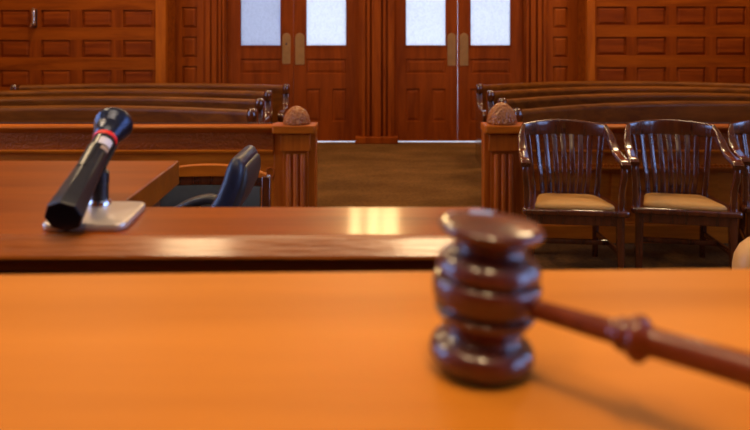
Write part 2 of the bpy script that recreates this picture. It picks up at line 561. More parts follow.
WL = [(0.7, 1.9), (3.0, 4.0)]
WR = [(-2.3, -1.1), (-0.5, 0.7), (2.4, 3.4)]
side_wall('wall_left', XL, -1, WL)
side_wall('wall_right', XR, 1, WR)
n = 1
for x, sgn, ws in ((XL - 0.12, -1, WL), (XR + 0.12, 1, WR)):
    for a, b in ws:
        mb = MB()
        for q in (a, (a + b) / 2 - 0.025, b - 0.05):
            mb.box(x - 0.03, x + 0.03, q, q + 0.05, 0.8, 4.6)
        for q in (0.8, 2.7, 4.54):
            mb.box(x - 0.03, x + 0.03, a, b, q, q + 0.06)
        f = struct(mb.build('window_%d' % n, M['wallv'], bevel=0.006))
        MB().box(x - 0.004, x + 0.004, a + 0.03, b - 0.03, 0.83, 4.57).build('glass_pane', M['dayglass'], f, smooth=0)
        n += 1
struct(MB().box(XL - 0.25, XR + 0.25, YB - 0.2, YB, 0, ZC).build('wall_front', M['wall'], smooth=0))

# nickel bracket on the left panelled wall
bx, bz0, bz1 = WX(34.6, YW), WZ(28.5, YW), WZ(8.5, YW)
t = thing('door_bolt', 'small shiny nickel bolt fixed upright on the left panelled wall', 'bolt', (bx, YW, bz0))
MB().box(bx - 0.035, bx + 0.035, YW - 0.006, YW, bz0 + 0.01, bz1 - 0.01).build('back_plate', M['darkwood_shade'], t, bevel=0.004)
zz = bz1 - bz0
MB().sweep([(bx, YW - 0.006, bz1 - 0.03), (bx, YW - 0.035, bz1 - 0.015), (bx + 0.012, YW - 0.05, bz1 - 0.03), (bx + 0.012, YW - 0.05, bz0 + 0.09), (bx + 0.012, YW - 0.05, bz0 + 0.05)],
           circ(0.023, 12), (1, 0, 0)).build('rod', M['hook'], t)
MB().lathe([(-0.030, 0), (-0.026, 0.018), (-0.01, 0.034), (0.004, 0.037), (0.018, 0.026), (0.026, 0)], 20, Matrix.Translation((bx + 0.008, YW - 0.05, bz0 + 0.055))).build('knob', M['hook'], t)
MB().lathe([(-0.026, 0), (-0.018, 0.018), (0, 0.027), (0.018, 0.018), (0.026, 0)], 20, Matrix.Translation((bx - 0.022, YW - 0.03, bz0 + 0.03))).build('knob', M['hook'], t)


# ------------------------------------------------------------------ pews
def make_pew(x0, x1, sag, label, loc, end_side):
    t = thing('pew', label, 'pew', loc, 0, 'curved pews beyond the rail')
    L = x1 - x0
    N = 28

    def yo(x):
        u = (x - (x0 + x1) / 2) / (L / 2)
        return sag * (1 - u * u)
    back = [(-0.10, 0.425), (-0.03, 0.80), (-0.038, 0.822), (-0.034, 0.845), (-0.018, 0.862), (0.004, 0.868), (0.022, 0.860), (0.030, 0.842), (0.028, 0.80), (-0.05, 0.40), (-0.09, 0.40)]
    seat = [(-0.085, 0.44), (-0.30, 0.435), (-0.49, 0.455), (-0.515, 0.44), (-0.50, 0.415), (-0.30, 0.40), (-0.085, 0.40)]
    apron = [(-0.44, 0.41), (-0.44, 0.33), (-0.415, 0.33), (-0.415, 0.41)]

    def run(prof):
        rings = []
        for k in range(N + 1):
            x = x0 + L * k / N
            rings.append([(x, yo(x) + y, z) for y, z in prof])
        return MB().loft(rings)
    run(back).build('backrest', M['pew'], t, world=False, smooth=50)
    run(seat).build('seat', M['pew'], t, world=False, smooth=50)
    run(apron).build('seat_apron', M['pew'], t, world=False, smooth=50)
    o = [(0.045, 0.0), (0.045, 0.80), (0.05, 0.84), (0.035, 0.868), (0.0, 0.88), (-0.035, 0.872), (-0.055, 0.85), (-0.06, 0.80), (-0.075, 0.72),
         (-0.11, 0.66), (-0.2, 0.63), (-0.40, 0.625), (-0.47, 0.615), (-0.51, 0.585), (-0.515, 0.54), (-0.49, 0.50), (-0.46, 0.44), (-0.46, 0.1), (-0.48, 0.0)]
    for xe in (x0, x1):
        MB().prism(o, xe - 0.036, xe + 0.036, 'X').build('end_board', M['pewend'], t, bevel=0.024, seg=4, world=False, smooth=50)
        sc_ = [(0.775, 0), (0.775, 0.030), (0.785, 0.036), (0.805, 0.041), (0.83, 0.043), (0.85, 0.041), (0.868, 0.036), (0.880, 0.028), (0.887, 0.016), (0.888, 0)]
        MB().lathe(sc_, 28, Matrix.Translation((xe, -0.062, 0))).build('scroll', M['pewend'], t, world=False, smooth=60)
    return t


row_words = ['nearest to the rail', 'second row from the rail', 'third row from the rail', 'rear row, closest to the doors']
ROWY = [5.6, 6.45, 7.3, 8.15]
protoL = protoR = None
EL = [-0.975, -1.055, -1.11, -1.03]
ER = [1.13, 1.17, 1.20, 1.21]
for i in range(4):
    ll = 'long curved dark wood pew left of the aisle, ' + row_words[i]
    lr = 'long curved dark wood pew right of the aisle, ' + row_words[i]
    if i == 0:
        protoL = make_pew(-3.14, 0.0, 0.35, ll, (EL[0], ROWY[0], 0), 1)
        protoR = make_pew(0.0, 3.7, 0.72, lr, (ER[0], ROWY[0], 0), -1)
    else:
        dup(protoL, (EL[i], ROWY[i], 0), 0, ll)
        dup(protoR, (ER[i], ROWY[i], 0), 0, lr)


# ------------------------------------------------------------------ the bar rail with posts
YR = 4.95


def rx(p):
    return WX(p, YR)


def rz(p):
    return WZ(p, YR)


def make_rail(label, xin, xout, pc, sgn, fw, fh):
    """xin = inner edge of the post body, xout = far end, pc = pilaster centre, sgn = direction away from the aisle"""
    t = thing('bar_rail', label, 'railing', ((xin + xout) / 2, YR + 0.05, 0))
    lo, hi = min(xin, xout), max(xin, xout)
    body_in = xin
    body_out = xin + sgn * 0.30
    b0, b1 = min(body_in, body_out), max(body_in, body_out)
    r0, r1 = (lo, b0) if sgn < 0 else (b1, hi)
    # panel field
    mb = MB()
    npan = 4
    wid = (r1 - r0) / npan
    ps = [(r0 + wid * k + 0.05, r0 + wid * (k + 1) - 0.05) for k in range(npan)]
    mb.panel_face(r0, r1, YR + 0.012, [(0.14, 0.50 if sgn > 0 else 0.42, ps)], 0, 0.66, [(0.006, 0.012), (0.02, 0.012)])
    mb.box(r0, r1, YR + 0.026, YR + 0.07, 0, 0.80)
    mb.build('panel', M['rail'], t, smooth=0, recalc=False)
    MB().box(r0, r1, YR - 0.004, YR + 0.03, rz(150), rz(132)).build('frieze', M['carved'], t, bevel=0.003)
    mo = [(YR - 0.022, rz(150.5)), (YR - 0.022, rz(151.5)), (YR - 0.012, rz(153.5)), (YR + 0.02, rz(154.0)), (YR + 0.02, rz(149.6)), (YR - 0.012, rz(149.6))]
    MB().prism(mo, r0, r1, 'X').build('moulding', M['rail'], t)
    MB().box(r0, r1, YR - 0.012, YR + 0.03, 0, 0.13).build('skirting', M['rail'], t, bevel=0.006)
    if sgn > 0:
        m2 = MB().box(r0, r1, YR - 0.05, YR + 0.03, rz(168), rz(166.2))
        k = r0 + 0.02
        while k < r1:
            m2.box(k, k + 0.014, YR - 0.03, YR + 0.02, rz(166.2), rz(164.2)); k += 0.027
        m2.build('dentil_moulding', M['rail'], t, smooth=0)
    # cap with ogee front
    cap = [(YR - 0.055, rz(125.6)), (YR - 0.06, rz(126.8)), (YR - 0.055, rz(128.2)), (YR - 0.035, rz(130.0)), (YR - 0.02, rz(132.0)), (YR + 0.07, rz(132.0)), (YR + 0.085, rz(129)), (YR + 0.085, rz(124.9)), (YR - 0.045, rz(124.9))]
    MB().prism(cap, r0, r1, 'X').build('cap_rail', M['rail'], t, smooth=30)
    bd = MB()
    k = r0 + 0.01
    while k < r1 - 0.01:
        bd.box(k, k + 0.011, YR + 0.05, YR + 0.075, rz(125.0), rz(123.6)); k += 0.0185
    bd.build('bead_moulding', M['darkwood_shade'], t, smooth=0)
    # post
    post = MB().box(b0, b1, YR + 0.005, YR + 0.12, 0, rz(132)).build('post', M['railv'], t, bevel=0.005)
    w2 = 0.088
    pil = MB().box(pc - w2, pc + w2, YR - 0.02, YR + 0.02, 0, rz(150))
    for a in (-0.05, 0.0, 0.05):
        pil.lathe([(0.10, 0.012), (0.10, 0.019), (rz(155), 0.019), (rz(153.5), 0.012)], 16, Matrix.Translation((pc + a, YR - 0.020, 0)))
    pil.build('pilaster', M['railv'], post, bevel=0.002)
    MB().box(pc - 0.105, pc + 0.105, YR - 0.045, YR + 0.06, rz(150.5), rz(133)).build('block', M['railv'], post, bevel=0.006)
    MB().box(pc - 0.10, pc + 0.10, YR - 0.03, YR + 0.03, 0, 0.14).build('plinth', M['railv'], post, bevel=0.006)
    c0, c1 = min(b0, pc - 0.125) - 0.004, max(b1, pc + 0.125) + 0.004
    cp = [(c0 + 0.012, YR - 0.075), (c1 - 0.012, YR - 0.075), (c1, YR - 0.063), (c1, YR + 0.14), (c0, YR + 0.14), (c0, YR - 0.063)]
    MB().prism(cp, rz(132.5), rz(124.6), 'Z').build('post_cap', M['rail'], post, bevel=0.012, seg=3)

    def md(h, a):
        u = h / 0.14
        return 1 + 0.11 * abs(math.sin(a * 6 + math.floor(u * 4) * PI / 2)) * (1 - u * 0.6) * (0.5 + 0.5 * abs(math.sin(u * 4 * PI)))
    prof = [(0, 0.0), (0, 0.085), (0.006, 0.09)] + [(0.006 + 0.125 * k / 14, 0.09 * (1 - (k / 14) ** 2.3) ** 0.62) for k in range(1, 14)] + [(0.131, 0)]
    MB().lathe(prof, 72, Matrix.Translation((pc, YR + 0.045, rz(124.6) - 0.001)) @ Matrix.Diagonal((fw, 1, fh, 1)), md).build('finial', M['finial'], post, label='carved dome finial')
    return t


make_rail('carved wooden bar rail left of the aisle, behind the microphone', rx(316), -3.4, rx(296), -1, 1.0, 1.0)
make_rail('carved wooden bar rail right of the aisle, behind the slatted armchairs', rx(484), 3.7, rx(503), 1, 1.1, 1.2)

# carved ring ornament near the left post
tq = [o for o in bpy.data.objects if o.name == 'bar_rail'][0]
rg = MB()
ringc = Vector((rx(270), YR + 0.004, rz(173)))
pts = [ringc + Vector((0.028 * math.cos(2 * PI * k / 24), 0, 0.036 * math.sin(2 * PI * k / 24))) for k in range(25)]
rg.sweep(pts, circ(0.006, 8), (0, 1, 0)).build('ring_ornament', M['railv'], tq)


# ------------------------------------------------------------------ slatted armchairs
def lerp(a, b, t):
    return a + (b - a) * t


def spline(pts, n=8):
    """Catmull-Rom through pts"""
    P = [Vector(p) for p in pts]
    P = [P[0] * 2 - P[1]] + P + [P[-1] * 2 - P[-2]]
    out = []
    for i in range(1, len(P) - 2):
        for k in range(n):
            t = k / n
            a, b, c, d = P[i - 1], P[i], P[i + 1], P[i + 2]
            out.append(0.5 * ((2 * b) + (c - a) * t + (2 * a - 5 * b + 4 * c - d) * t * t + (3 * b - a - 3 * c + d) * t ** 3))
    out.append(P[-2])
    return out


def make_armchair(label, loc, rotz):
    t = thing('slatted_armchair', label, 'chair', loc, rotz, 'slatted armchairs before the right rail')
    kw = dict(world=False)
    # seat frame
    sf = [(-0.305, -0.27), (0.305, -0.27), (0.315, -0.24), (0.235, 0.23), (0.20, 0.25), (-0.20, 0.25), (-0.235, 0.23), (-0.315, -0.24)]
    MB().prism(sf, 0.395, 0.432, 'Z').build('seat_frame', M['chair'], t, bevel=0.012, seg=3, **kw)
    ap = [(-0.265, -0.235), (0.265, -0.235), (0.20, 0.21), (-0.20, 0.21)]
    MB().prism(ap, 0.335, 0.397, 'Z').build('apron', M['chair'], t, bevel=0.004, **kw)
    # cushion: lofted, crowned
    rings = []
    for z, k in ((0.430, 0.97), (0.435, 1.0), (0.444, 1.0), (0.454, 0.965), (0.462, 0.86), (0.467, 0.6), (0.469, 0.25)):
        pts = []
        for u, v in rrect(1, 1, 0.14, 5):
            hw = lerp(0.243, 0.180, v + 0.5)
            pts.append((u * 2 * hw * k, -0.065 + v * 0.36 * k, z - 0.012 * (v + 0.5)))
        rings.append(pts)
    MB().loft(rings).build('seat_cushion', M['cushion'], t, smooth=60, **kw)
    # bent crest rail
    path, secs = [], []
    for k in range(25):
        u = -1 + 2 * k / 24
        path.append((0.268 * u, 0.315 - 0.10 * u * u, 0.842 + 0.008 * (1 - u * u)))
        hgt = 0.105 - 0.022 * u * u
        secs.append(rrect(0.030, hgt, 0.013, 4))
    MB().sweep(path, secs).build('crest_rail', M['chair'], t, smooth=50, **kw)
    for s in (-1, 1):
        p = spline([(s * 0.262, 0.222, 0.842), (s * 0.278, 0.165, 0.815), (s * 0.288, 0.09, 0.765), (s * 0.290, -0.01, 0.728), (s * 0.294, -0.12, 0.715), (s * 0.294, -0.20, 0.708), (s * 0.292, -0.235, 0.690)], 6)
        nn = len(p)
        ss = []
        for k in range(nn):
            u = k / (nn - 1)
            ss.append(rrect(lerp(0.030, 0.062, min(1, u * 1.6)), lerp(0.080, 0.034, min(1, u * 2.2)), 0.012, 4))
        MB().sweep(p, ss).build('arm', M['chair'], t, smooth=50, **kw)
        q = spline([(s * 0.290, -0.185, 0.70), (s * 0.292, -0.20, 0.63), (s * 0.282, -0.175, 0.54), (s * 0.280, -0.165, 0.43)], 5)
        MB().sweep(q, [rrect(0.036, 0.050 - 0.012 * math.sin(PI * k / (len(q) - 1)), 0.010, 3) for k in range(len(q))], (0, 1, 0)).build('arm_support', M['chair'], t, smooth=50, **kw)
        # front and rear legs
        MB().loft([[(s * 0.262 + a, -0.215 + b, 0.40) for a, b in rrect(0.050, 0.050, 0.008, 2)],
                   [(s * 0.268 + a, -0.225 + b, 0.0) for a, b in rrect(0.036, 0.036, 0.006, 2)]]).build('leg', M['chair'], t, **kw)
        MB().loft([[(s * 0.195 + a, 0.195 + b, 0.40) for a, b in rrect(0.042, 0.046, 0.008, 2)],
                   [(s * 0.200 + a, 0.215 + b, 0.20) for a, b in rrect(0.040, 0.042, 0.008, 2)],
                   [(s * 0.205 + a, 0.265 + b, 0.0) for a, b in rrect(0.034, 0.036, 0.006, 2)]]).build('leg', M['chair'], t, **kw)
        # rear post carries the crest
        q = spline([(s * 0.205, 0.205, 0.425), (s * 0.215, 0.20, 0.55), (s * 0.228, 0.215, 0.70), (s * 0.240, 0.240, 0.80)], 5)
        MB().sweep(q, rrect(0.036, 0.028, 0.008, 3), (0, 1, 0)).build('back_post', M['chair'], t, smooth=50, **kw)
        MB().sweep([(s * 0.264, -0.20, 0.17), (s * 0.203, 0.215, 0.17)], rrect(0.022, 0.034, 0.006, 2)).build('stretcher', M['chair'], t, **kw)
    MB().sweep([(-0.232, 0.0, 0.17), (0.232, 0.0, 0.17)], rrect(0.022, 0.034, 0.006, 2)).build('stretcher', M['chair'], t, **kw)
    for k in range(7):
        u = -1 + 2 * (k + 0.5) / 7
        xt, xb = 0.205 * u, 0.165 * u
        yt = 0.312 - 0.10 * (xt / 0.268) ** 2
        q = spline([(xb, 0.222, 0.425), (lerp(xb, xt, 0.35), 0.205, 0.55), (lerp(xb, xt, 0.7), 0.245, 0.69), (xt, yt, 0.81)], 6)
        MB().sweep(q, rrect(0.033, 0.014, 0.005, 3), (math.sin(0.20 * xt / 0.268 ** 2 * 0.8), 1, 0)).build('slat', M['chair'], t, smooth=50, **kw)
    return t


ch = make_armchair('dark slatted armchair with tan cushion, beside the right rail post', (1.23, 4.43, 0), math.radians(-7))
dup(ch, (1.915, 4.43, 0), math.radians(-12), 'dark slatted armchair with tan cushion, second from the right rail post')
dup(ch, (2.60, 4.43, 0), math.radians(-13), 'dark slatted armchair cut off by the photo edge, third from the rail post')

# ------------------------------------------------------------------ wooden chair with arched top rail in the clerk's well
YC = 4.0
cx = WX(208, YC)
t = thing('wooden_chair', 'wooden chair with arched top rail, behind the black office chair', 'chair', (cx, YC, 0), 0)
kw = dict(world=False)
hw = 0.335
ztop = WZ(165.5, YC)


def arch(x):
    return ztop - 0.045 * (abs(x) / hw) ** 2.2


rings = []
for k in range(29):
    x = hw * (-1 + 2 * k / 28)
    yb = 0.05 * (1 - (x / hw) ** 2)
    rings.append([(x, yb - 0.018, ztop - 0.068), (x, yb - 0.018, arch(x) - 0.006), (x, yb - 0.010, arch(x)), (x, yb + 0.012, arch(x)), (x, yb + 0.018, arch(x) - 0.006), (x, yb + 0.018, ztop - 0.068)])
MB().loft(rings).build('top_rail', M['rail'], t, **kw)


def bowed(z0, z1, th, y0, name, mt, w=0.0):
    rr_ = []
    for k in range(21):
        x = (hw - 0.03 - w) * (-1 + 2 * k / 20)
        yb = y0 + 0.05 * (1 - (x / hw) ** 2)
        rr_.append([(x + a * 0, yb + a, (z0 + z1) / 2 + b) for a, b in rrect(th, z1 - z0, 0.006, 2)])
    MB().loft(rr_).build(name, mt, t, **kw)


bowed(ztop - 0.125, ztop - 0.066, 0.022, 0.012, 'back_panel', M['chair'])
bowed(ztop - 0.30, ztop - 0.123, 0.05, 0.012, 'leather_panel', M['greenl'], 0.01)
MB().prism([(-0.28, -0.42), (0.28, -0.42), (0.30, -0.20), (0.26, 0.02), (-0.26, 0.02), (-0.30, -0.20)], 0.38, 0.43, 'Z').build('seat', M['chair'], t, bevel=0.012, **kw)
for s in (-1, 1):
    MB().box(s * hw - 0.024, s * hw + 0.024, -0.03, 0.025, 0, ztop - 0.058).build('back_post', M['chair'], t, bevel=0.005, **kw)
    MB().box(s * 0.255 - 0.022, s * 0.255 + 0.022, -0.40, -0.355, 0, 0.39).build('leg', M['chair'], t, bevel=0.004, **kw)

# ------------------------------------------------------------------ black office chair
YO = 3.22
zt, xt = WZ(151, YO), WX(246, YO)
t = thing('office_chair', 'black padded office chair seen edge-on behind the low desk ledge', 'chair', (xt - 0.34, YO, 0), 0)
line = [(xt, zt)]
NB = 14
for k in range(NB):
    a = math.radians(lerp(2, 33, min(1, k / 4)) if k < 8 else lerp(33, 8, (k - 8) / 5))
    line.append((line[-1][0] - 0.05 * math.sin(a), line[-1][1] - 0.05 * math.cos(a)))


def backpad(th, d, off, n0, n1, name, mt):
    rr_ = []
    ks = [n0 + (n1 - n0) * u for u in (0, 0.015, 0.05, 0.1, 0.18, 0.3, 0.4, 0.5, 0.6, 0.7, 0.8, 0.9, 0.96, 1)]
    cr_ = [0.25, 0.55, 0.80, 0.93, 1, 1, 1, 1, 1, 1, 1, 0.95, 0.8, 0.5]
    for kf, cc in zip(ks, cr_):
        k = min(int(kf), NB - 1); f = kf - k
        px, pz = lerp(line[k][0], line[k + 1][0], f), lerp(line[k][1], line[k + 1][1], f)
        dxz = Vector((line[k][0] - line[k + 1][0], 0, line[k][1] - line[k + 1][1])).normalized()
        nrm = Vector((dxz.z, 0, -dxz.x))
        c = Vector((px, YO, pz)) + nrm * off
        rr_.append([c + nrm * (a * cc) + Vector((0, b * (0.75 + 0.25 * cc), 0)) for a, b in rrect(th, d, min(th, d) * 0.4, 5)])
    MB().loft(rr_).build(name, mt, t, smooth=60)


backpad(0.090, 0.42, -0.010, 0, 13.0, 'back_cushion', M['blackl'])
backpad(0.060, 0.395, 0.022, 0.7, 12.8, 'back_shell', M['greyl'])
sx = line[-1][0] - 0.22
zs = 0.47
MB().loft([[(sx + a * k, YO + b * k, z) for a, b in rrect(0.50, 0.50, 0.10, 6)] for z, k in ((zs - 0.09, 0.92), (zs - 0.06, 1.0), (zs - 0.02, 1.0), (zs, 0.95), (zs + 0.012, 0.7))]).build('seat', M['blackl'], t, smooth=60)
zarm = WZ(199, YO + 0.27)
ax0, ax1 = WX(172, YO + 0.27), WX(223, YO + 0.27)
for yy in (YO - 0.27, YO + 0.27):
    p = spline([(ax0, yy, zarm - 0.075), (lerp(ax0, ax1, 0.25), yy, zarm - 0.035), (lerp(ax0, ax1, 0.5), yy, zarm - 0.01), (lerp(ax0, ax1, 0.78), yy, zarm), (ax1, yy, zarm - 0.03)], 5)
    MB().sweep(p, rrect(0.08, 0.045, 0.02, 4)).build('armrest', M['greyl'], t, smooth=50)
    xm = lerp(ax0, ax1, 0.5)
    MB().sweep([(xm, yy, zarm - 0.025), (xm, yy, 0.41), (xm, YO + (yy - YO) * 0.4, 0.39)], rrect(0.05, 0.022, 0.006, 2), (1, 0, 0)).build('arm_bracket', M['blackp'], t)
MB().lathe([(0.07, 0.03), (0.25, 0.03), (0.25, 0.022), (0.40, 0.022)], 20, Matrix.Translation((sx, YO, 0))).build('gas_column', M['blackp'], t)
MB().sweep([(sx + 0.1, YO, 0.385), (sx + 0.27, YO, 0.40), (sx + 0.33, YO, 0.62)], rrect(0.07, 0.02, 0.006, 2), (0, 1, 0)).build('back_bracket', M['blackp'], t)
for k in range(5):
    a = 2 * PI * k / 5 + 0.3
    d = Vector((math.cos(a), math.sin(a), 0))
    c0 = Vector((sx, YO, 0.10))
    lg = MB().sweep([c0, c0 + d * 0.15 + Vector((0, 0, -0.01)), c0 + d * 0.30 + Vector((0, 0, -0.03))], [rrect(0.05, 0.04, 0.01, 2), rrect(0.045, 0.035, 0.01, 2), rrect(0.035, 0.028, 0.008, 2)]).build('leg', M['blackp'], t)
    MB().lathe([(-0.012, 0.0), (-0.012, 0.022), (0.0, 0.028), (0.012, 0.022), (0.012, 0)], 20, Matrix.Translation(c0 + d * 0.30 + Vector((0, 0, -0.072))) @ Matrix.Rotation(a + PI / 2, 4, 'Z') @ Matrix.Rotation(PI / 2, 4, 'Y')).build('caster', M['blackp'], lg)

# ------------------------------------------------------------------ tan upholstered chair at the right edge
YT = 1.95
tx = WX(739.5, YT) + 0.24
ztt = WZ(239.5, YT)
t = thing('tan_chair', 'tan leather chair with rounded back, just beyond the orange desk on the right', 'chair', (tx, YT - 0.20, 0), 0)
rings = []
for u, k in ((0, 0.75), (0.05, 0.95), (0.2, 1.0), (0.5, 1.0), (0.8, 1.0), (0.87, 0.975), (0.93, 0.91), (0.97, 0.81), (0.99, 0.68), (1.0, 0.5)):
    rings.append([(tx + a * k, YT + 0.03 + b * (0.55 + 0.45 * k) + (1 - u) * -0.02, 0.50 + (ztt - 0.50) * u) for a, b in rrect(0.48, 0.10, 0.045, 6)])
MB().loft(rings).build('backrest', M['tan'], t, smooth=60)
MB().loft([[(tx + a * k, YT - 0.22 + b * k, z) for a, b in rrect(0.50, 0.46, 0.08, 6)] for z, k in ((0.38, 0.93), (0.40, 1.0), (0.45, 1.0), (0.475, 0.95), (0.485, 0.7))]).build('seat', M['tan'], t, smooth=60)
MB().lathe([(0.08, 0.03), (0.38, 0.03)], 20, Matrix.Translation((tx, YT - 0.22, 0))).build('column', M['chrome'], t)
MB().sweep([(tx, YT - 0.10, 0.37), (tx, YT + 0.06, 0.38), (tx, YT + 0.09, 0.60)], rrect(0.07, 0.012, 0.004, 2), (1, 0, 0)).build('back_bracket', M['chrome'], t)
MB().lathe([(0, 0), (0, 0.24), (0.012, 0.24), (0.03, 0.06), (0.09, 0.035), (0.09, 0)], 40, Matrix.Translation((tx, YT - 0.22, 0))).build('base', M['chrome'], t)

# ------------------------------------------------------------------ clerk's desk: ledge and left wing
ZL = 1.251
LY0, LY1, LY2 = 0.854, 0.992, 1.345
LX0, LXI, LX1 = -1.25, -0.366, 0.150
TH = 0.045
t = thing('clerk_desk', 'reddish brown desk ledge with left wing, carrying the microphone', 'desk', (-0.5, 1.0, 0), 0)
out = [(LX0, LY0), (LX1, LY0), (LX1, LY1), (LXI, LY1), (LXI - 0.01, LY2), (LX0, LY2)]
MB().prism(out, ZL - TH, ZL, 'Z').build('desktop', M['clerk'], t, bevel=0.0025)
nz = [(LY0 + 0.001, ZL - 0.0006), (LY0 - 0.003, ZL - 0.0035), (LY0 - 0.0175, ZL - 0.0200), (LY0 - 0.0185, ZL - 0.0235), (LY0 - 0.015, ZL - 0.027), (LY0 + 0.001, ZL - 0.027)]
MB().prism(nz, LX0, LX1, 'X').build('nosing', M['nosing'], t, smooth=12)
MB().box(LX0 + 0.02, LX1 - 0.04, LY0 + 0.035, LY0 + 0.06, 0, ZL - TH).build('front_panel', M['darkwood_shade'], t, bevel=0.003)  # coloured dark for the shade beneath the ledge overhang
MB().box(LX1 - 0.065, LX1 - 0.04, LY0 + 0.06, LY1 - 0.02, 0, ZL - TH).build('end_panel', M['darkwood_shade'], t, bevel=0.003)
MB().box(LX0 + 0.02, LX0 + 0.045, LY0 + 0.06, LY2 - 0.02, 0, ZL - TH).build('end_panel', M['darkwood_shade'], t, bevel=0.003)
MB().box(LXI - 0.065, LXI - 0.04, LY1, LY2 - 0.02, 0, ZL - TH).build('end_panel', M['darkwood_shade'], t, bevel=0.003)  # added panel, its dark colour stands for the shade under the wing

# ------------------------------------------------------------------ judge's desk
ZD = 1.29
t = thing('judge_desk', 'broad bright orange wooden desk in front, carrying the gavel', 'desk', (0.1, 0.36, 0), 0)


def far(x):
    return 0.6142 + x * 0.0235


out = [(-1.6, 0.12), (1.8, 0.12), (1.8, far(1.8)), (-1.6, far(-1.6))]
MB().prism(out, ZD - 0.04, ZD, 'Z').build('desktop', M['desk'], t, bevel=0.004, seg=3)
MB().box(-1.55, 1.75, 0.535, 0.56, 0, ZD - 0.04).build('front_panel', M['darkwood_shade'], t, bevel=0.003)
for x in (-1.55, 1.725):
    MB().box(x, x + 0.025, 0.16, 0.535, 0, ZD - 0.04).build('end_panel', M['darkwood_shade'], t, bevel=0.003)

# ------------------------------------------------------------------ gavel
gx, gy = WX(480.5, 0.436), 0.437
t = thing('gavel', 'dark red-brown turned wooden gavel standing on its head on the orange desk', 'gavel', (gx, gy, ZD), 0)
prof = [(0, 0), (0.0, 0.022), (0.0025, 0.029), (0.007, 0.0322), (0.0125, 0.0322), (0.0165, 0.0300), (0.0195, 0.0250), (0.0220, 0.0228), (0.0245, 0.0235), (0.029, 0.0275),
        (0.0355, 0.0312), (0.0372, 0.0308), (0.0385, 0.0280), (0.0410, 0.0280), (0.0425, 0.0325), (0.050, 0.0338), (0.0570, 0.0328), (0.0580, 0.0285), (0.0600, 0.0285), (0.0612, 0.0322),
        (0.066, 0.0318), (0.0705, 0.029), (0.0735, 0.0245), (0.0765, 0.0212), (0.079, 0.0212), (0.082, 0.0255), (0.085, 0.0305), (0.0885, 0.0328), (0.091, 0.0322),
        (0.0925, 0.029), (0.0932, 0.024), (0.0945, 0.012), (0.095, 0)]


def dense(prof, n=3):
    """rounded version of the turned outline"""
    P = spline([(h, r, 0) for h, r in prof], n)
    return [(p[0], max(0.0, p[1])) for p in P]


TILT = Matrix.Translation((gx, gy, ZD + 0.0018)) @ Matrix.Rotation(math.radians(4.6), 4, 'Y')
prof = [(h * 0.965, r) for h, r in prof]
head = MB().lathe(prof[:2] + dense(prof[2:-1]) + prof[-1:], 64, TILT).build('head', M['gavel'], t, smooth=55)
hd = Vector((0.0833, -0.0717, 0.0)).normalized()
h0 = Vector((gx + 0.004, gy + 0.003, ZD + 0.0440))
rot = hd.to_track_quat('Z', 'Y').to_matrix().to_4x4()
hp = [(0.026, 0.0), (0.026, 0.0058), (0.034, 0.0056), (0.055, 0.0060), (0.079, 0.0066), (0.0835, 0.0070), (0.085, 0.0088), (0.088, 0.0092), (0.0900, 0.0085), (0.0912, 0.0105),
      (0.0945, 0.0124), (0.0975, 0.0124), (0.1000, 0.0105), (0.1015, 0.0082), (0.105, 0.0076), (0.125, 0.0077), (0.160, 0.0082), (0.200, 0.0088), (0.225, 0.0085),
      (0.228, 0.0105), (0.232, 0.0115), (0.240, 0.0125), (0.248, 0.0105), (0.252, 0.006), (0.253, 0)]
MB().lathe(hp, 32, Matrix.Translation(h0) @ rot).build('handle', M['handle'], t, smooth=60)

# ------------------------------------------------------------------ microphone stand and microphone
bx0, bx1, by0, by1 = -0.4165, -0.3115, 0.866, 0.983
t = thing('microphone_stand', 'square silver microphone stand base with short black stem on the ledge', 'microphone stand', ((bx0 + bx1) / 2, (by0 + by1) / 2, ZL), 0)
bc = ((bx0 + bx1) / 2, (by0 + by1) / 2)
rings = []
for z, k in ((0.0006, 0.975), (0.0025, 0.995), (0.0075, 1.0), (0.0095, 0.985), (0.0105, 0.95)):
    rings.append([(bc[0] + a * k + (-0.007 if b > 0 else 0.0), bc[1] + b * k, ZL + z) for a, b in rrect(bx1 - bx0, by1 - by0, 0.014, 6)])
MB().loft(rings).build('base', M['alu'], t, smooth=40)
ta = Vector((WX(63, 0.843), 0.843, ZL + 0.0243))
tb = Vector((WX(117, 1.037), 1.037, WZ(118, 1.037)))
ax = (tb - ta).normalized()
Lm = (tb - ta).length
sy = 0.962
sxm = WX(100, sy)
MB().lathe([(0.0100, 0.0), (0.0100, 0.0150), (0.013, 0.0150), (0.016, 0.0135), (0.018, 0.0125), (0.018, 0)], 28, Matrix.Translation((sxm, sy, ZL))).build('collar', M['chrome'], t)
u = (sy - ta.y) / (tb.y - ta.y)
pm = ta + (tb - ta) * u
MB().lathe([(0.017, 0.0), (0.017, 0.0115), (0.040, 0.0115), (0.041, 0.0124), (pm.z - ZL - 0.028, 0.0124), (pm.z - ZL - 0.021, 0.006), (pm.z - ZL - 0.021, 0)], 24, Matrix.Translation((sxm, sy, ZL))).build('stem', M['blackp'], t)
# clip: an open cradle around the microphone body
RM = ax.to_track_quat('Z', 'Y').to_matrix().to_4x4()
if (RM @ Vector((0, 1, 0))).z < 0:
    RM = RM @ Matrix.Rotation(PI, 4, 'Z')
MM = Matrix.Translation(ta) @ RM


def body_r(s):
    return 0.0225 - 0.0070 * min(1, s / 0.118)


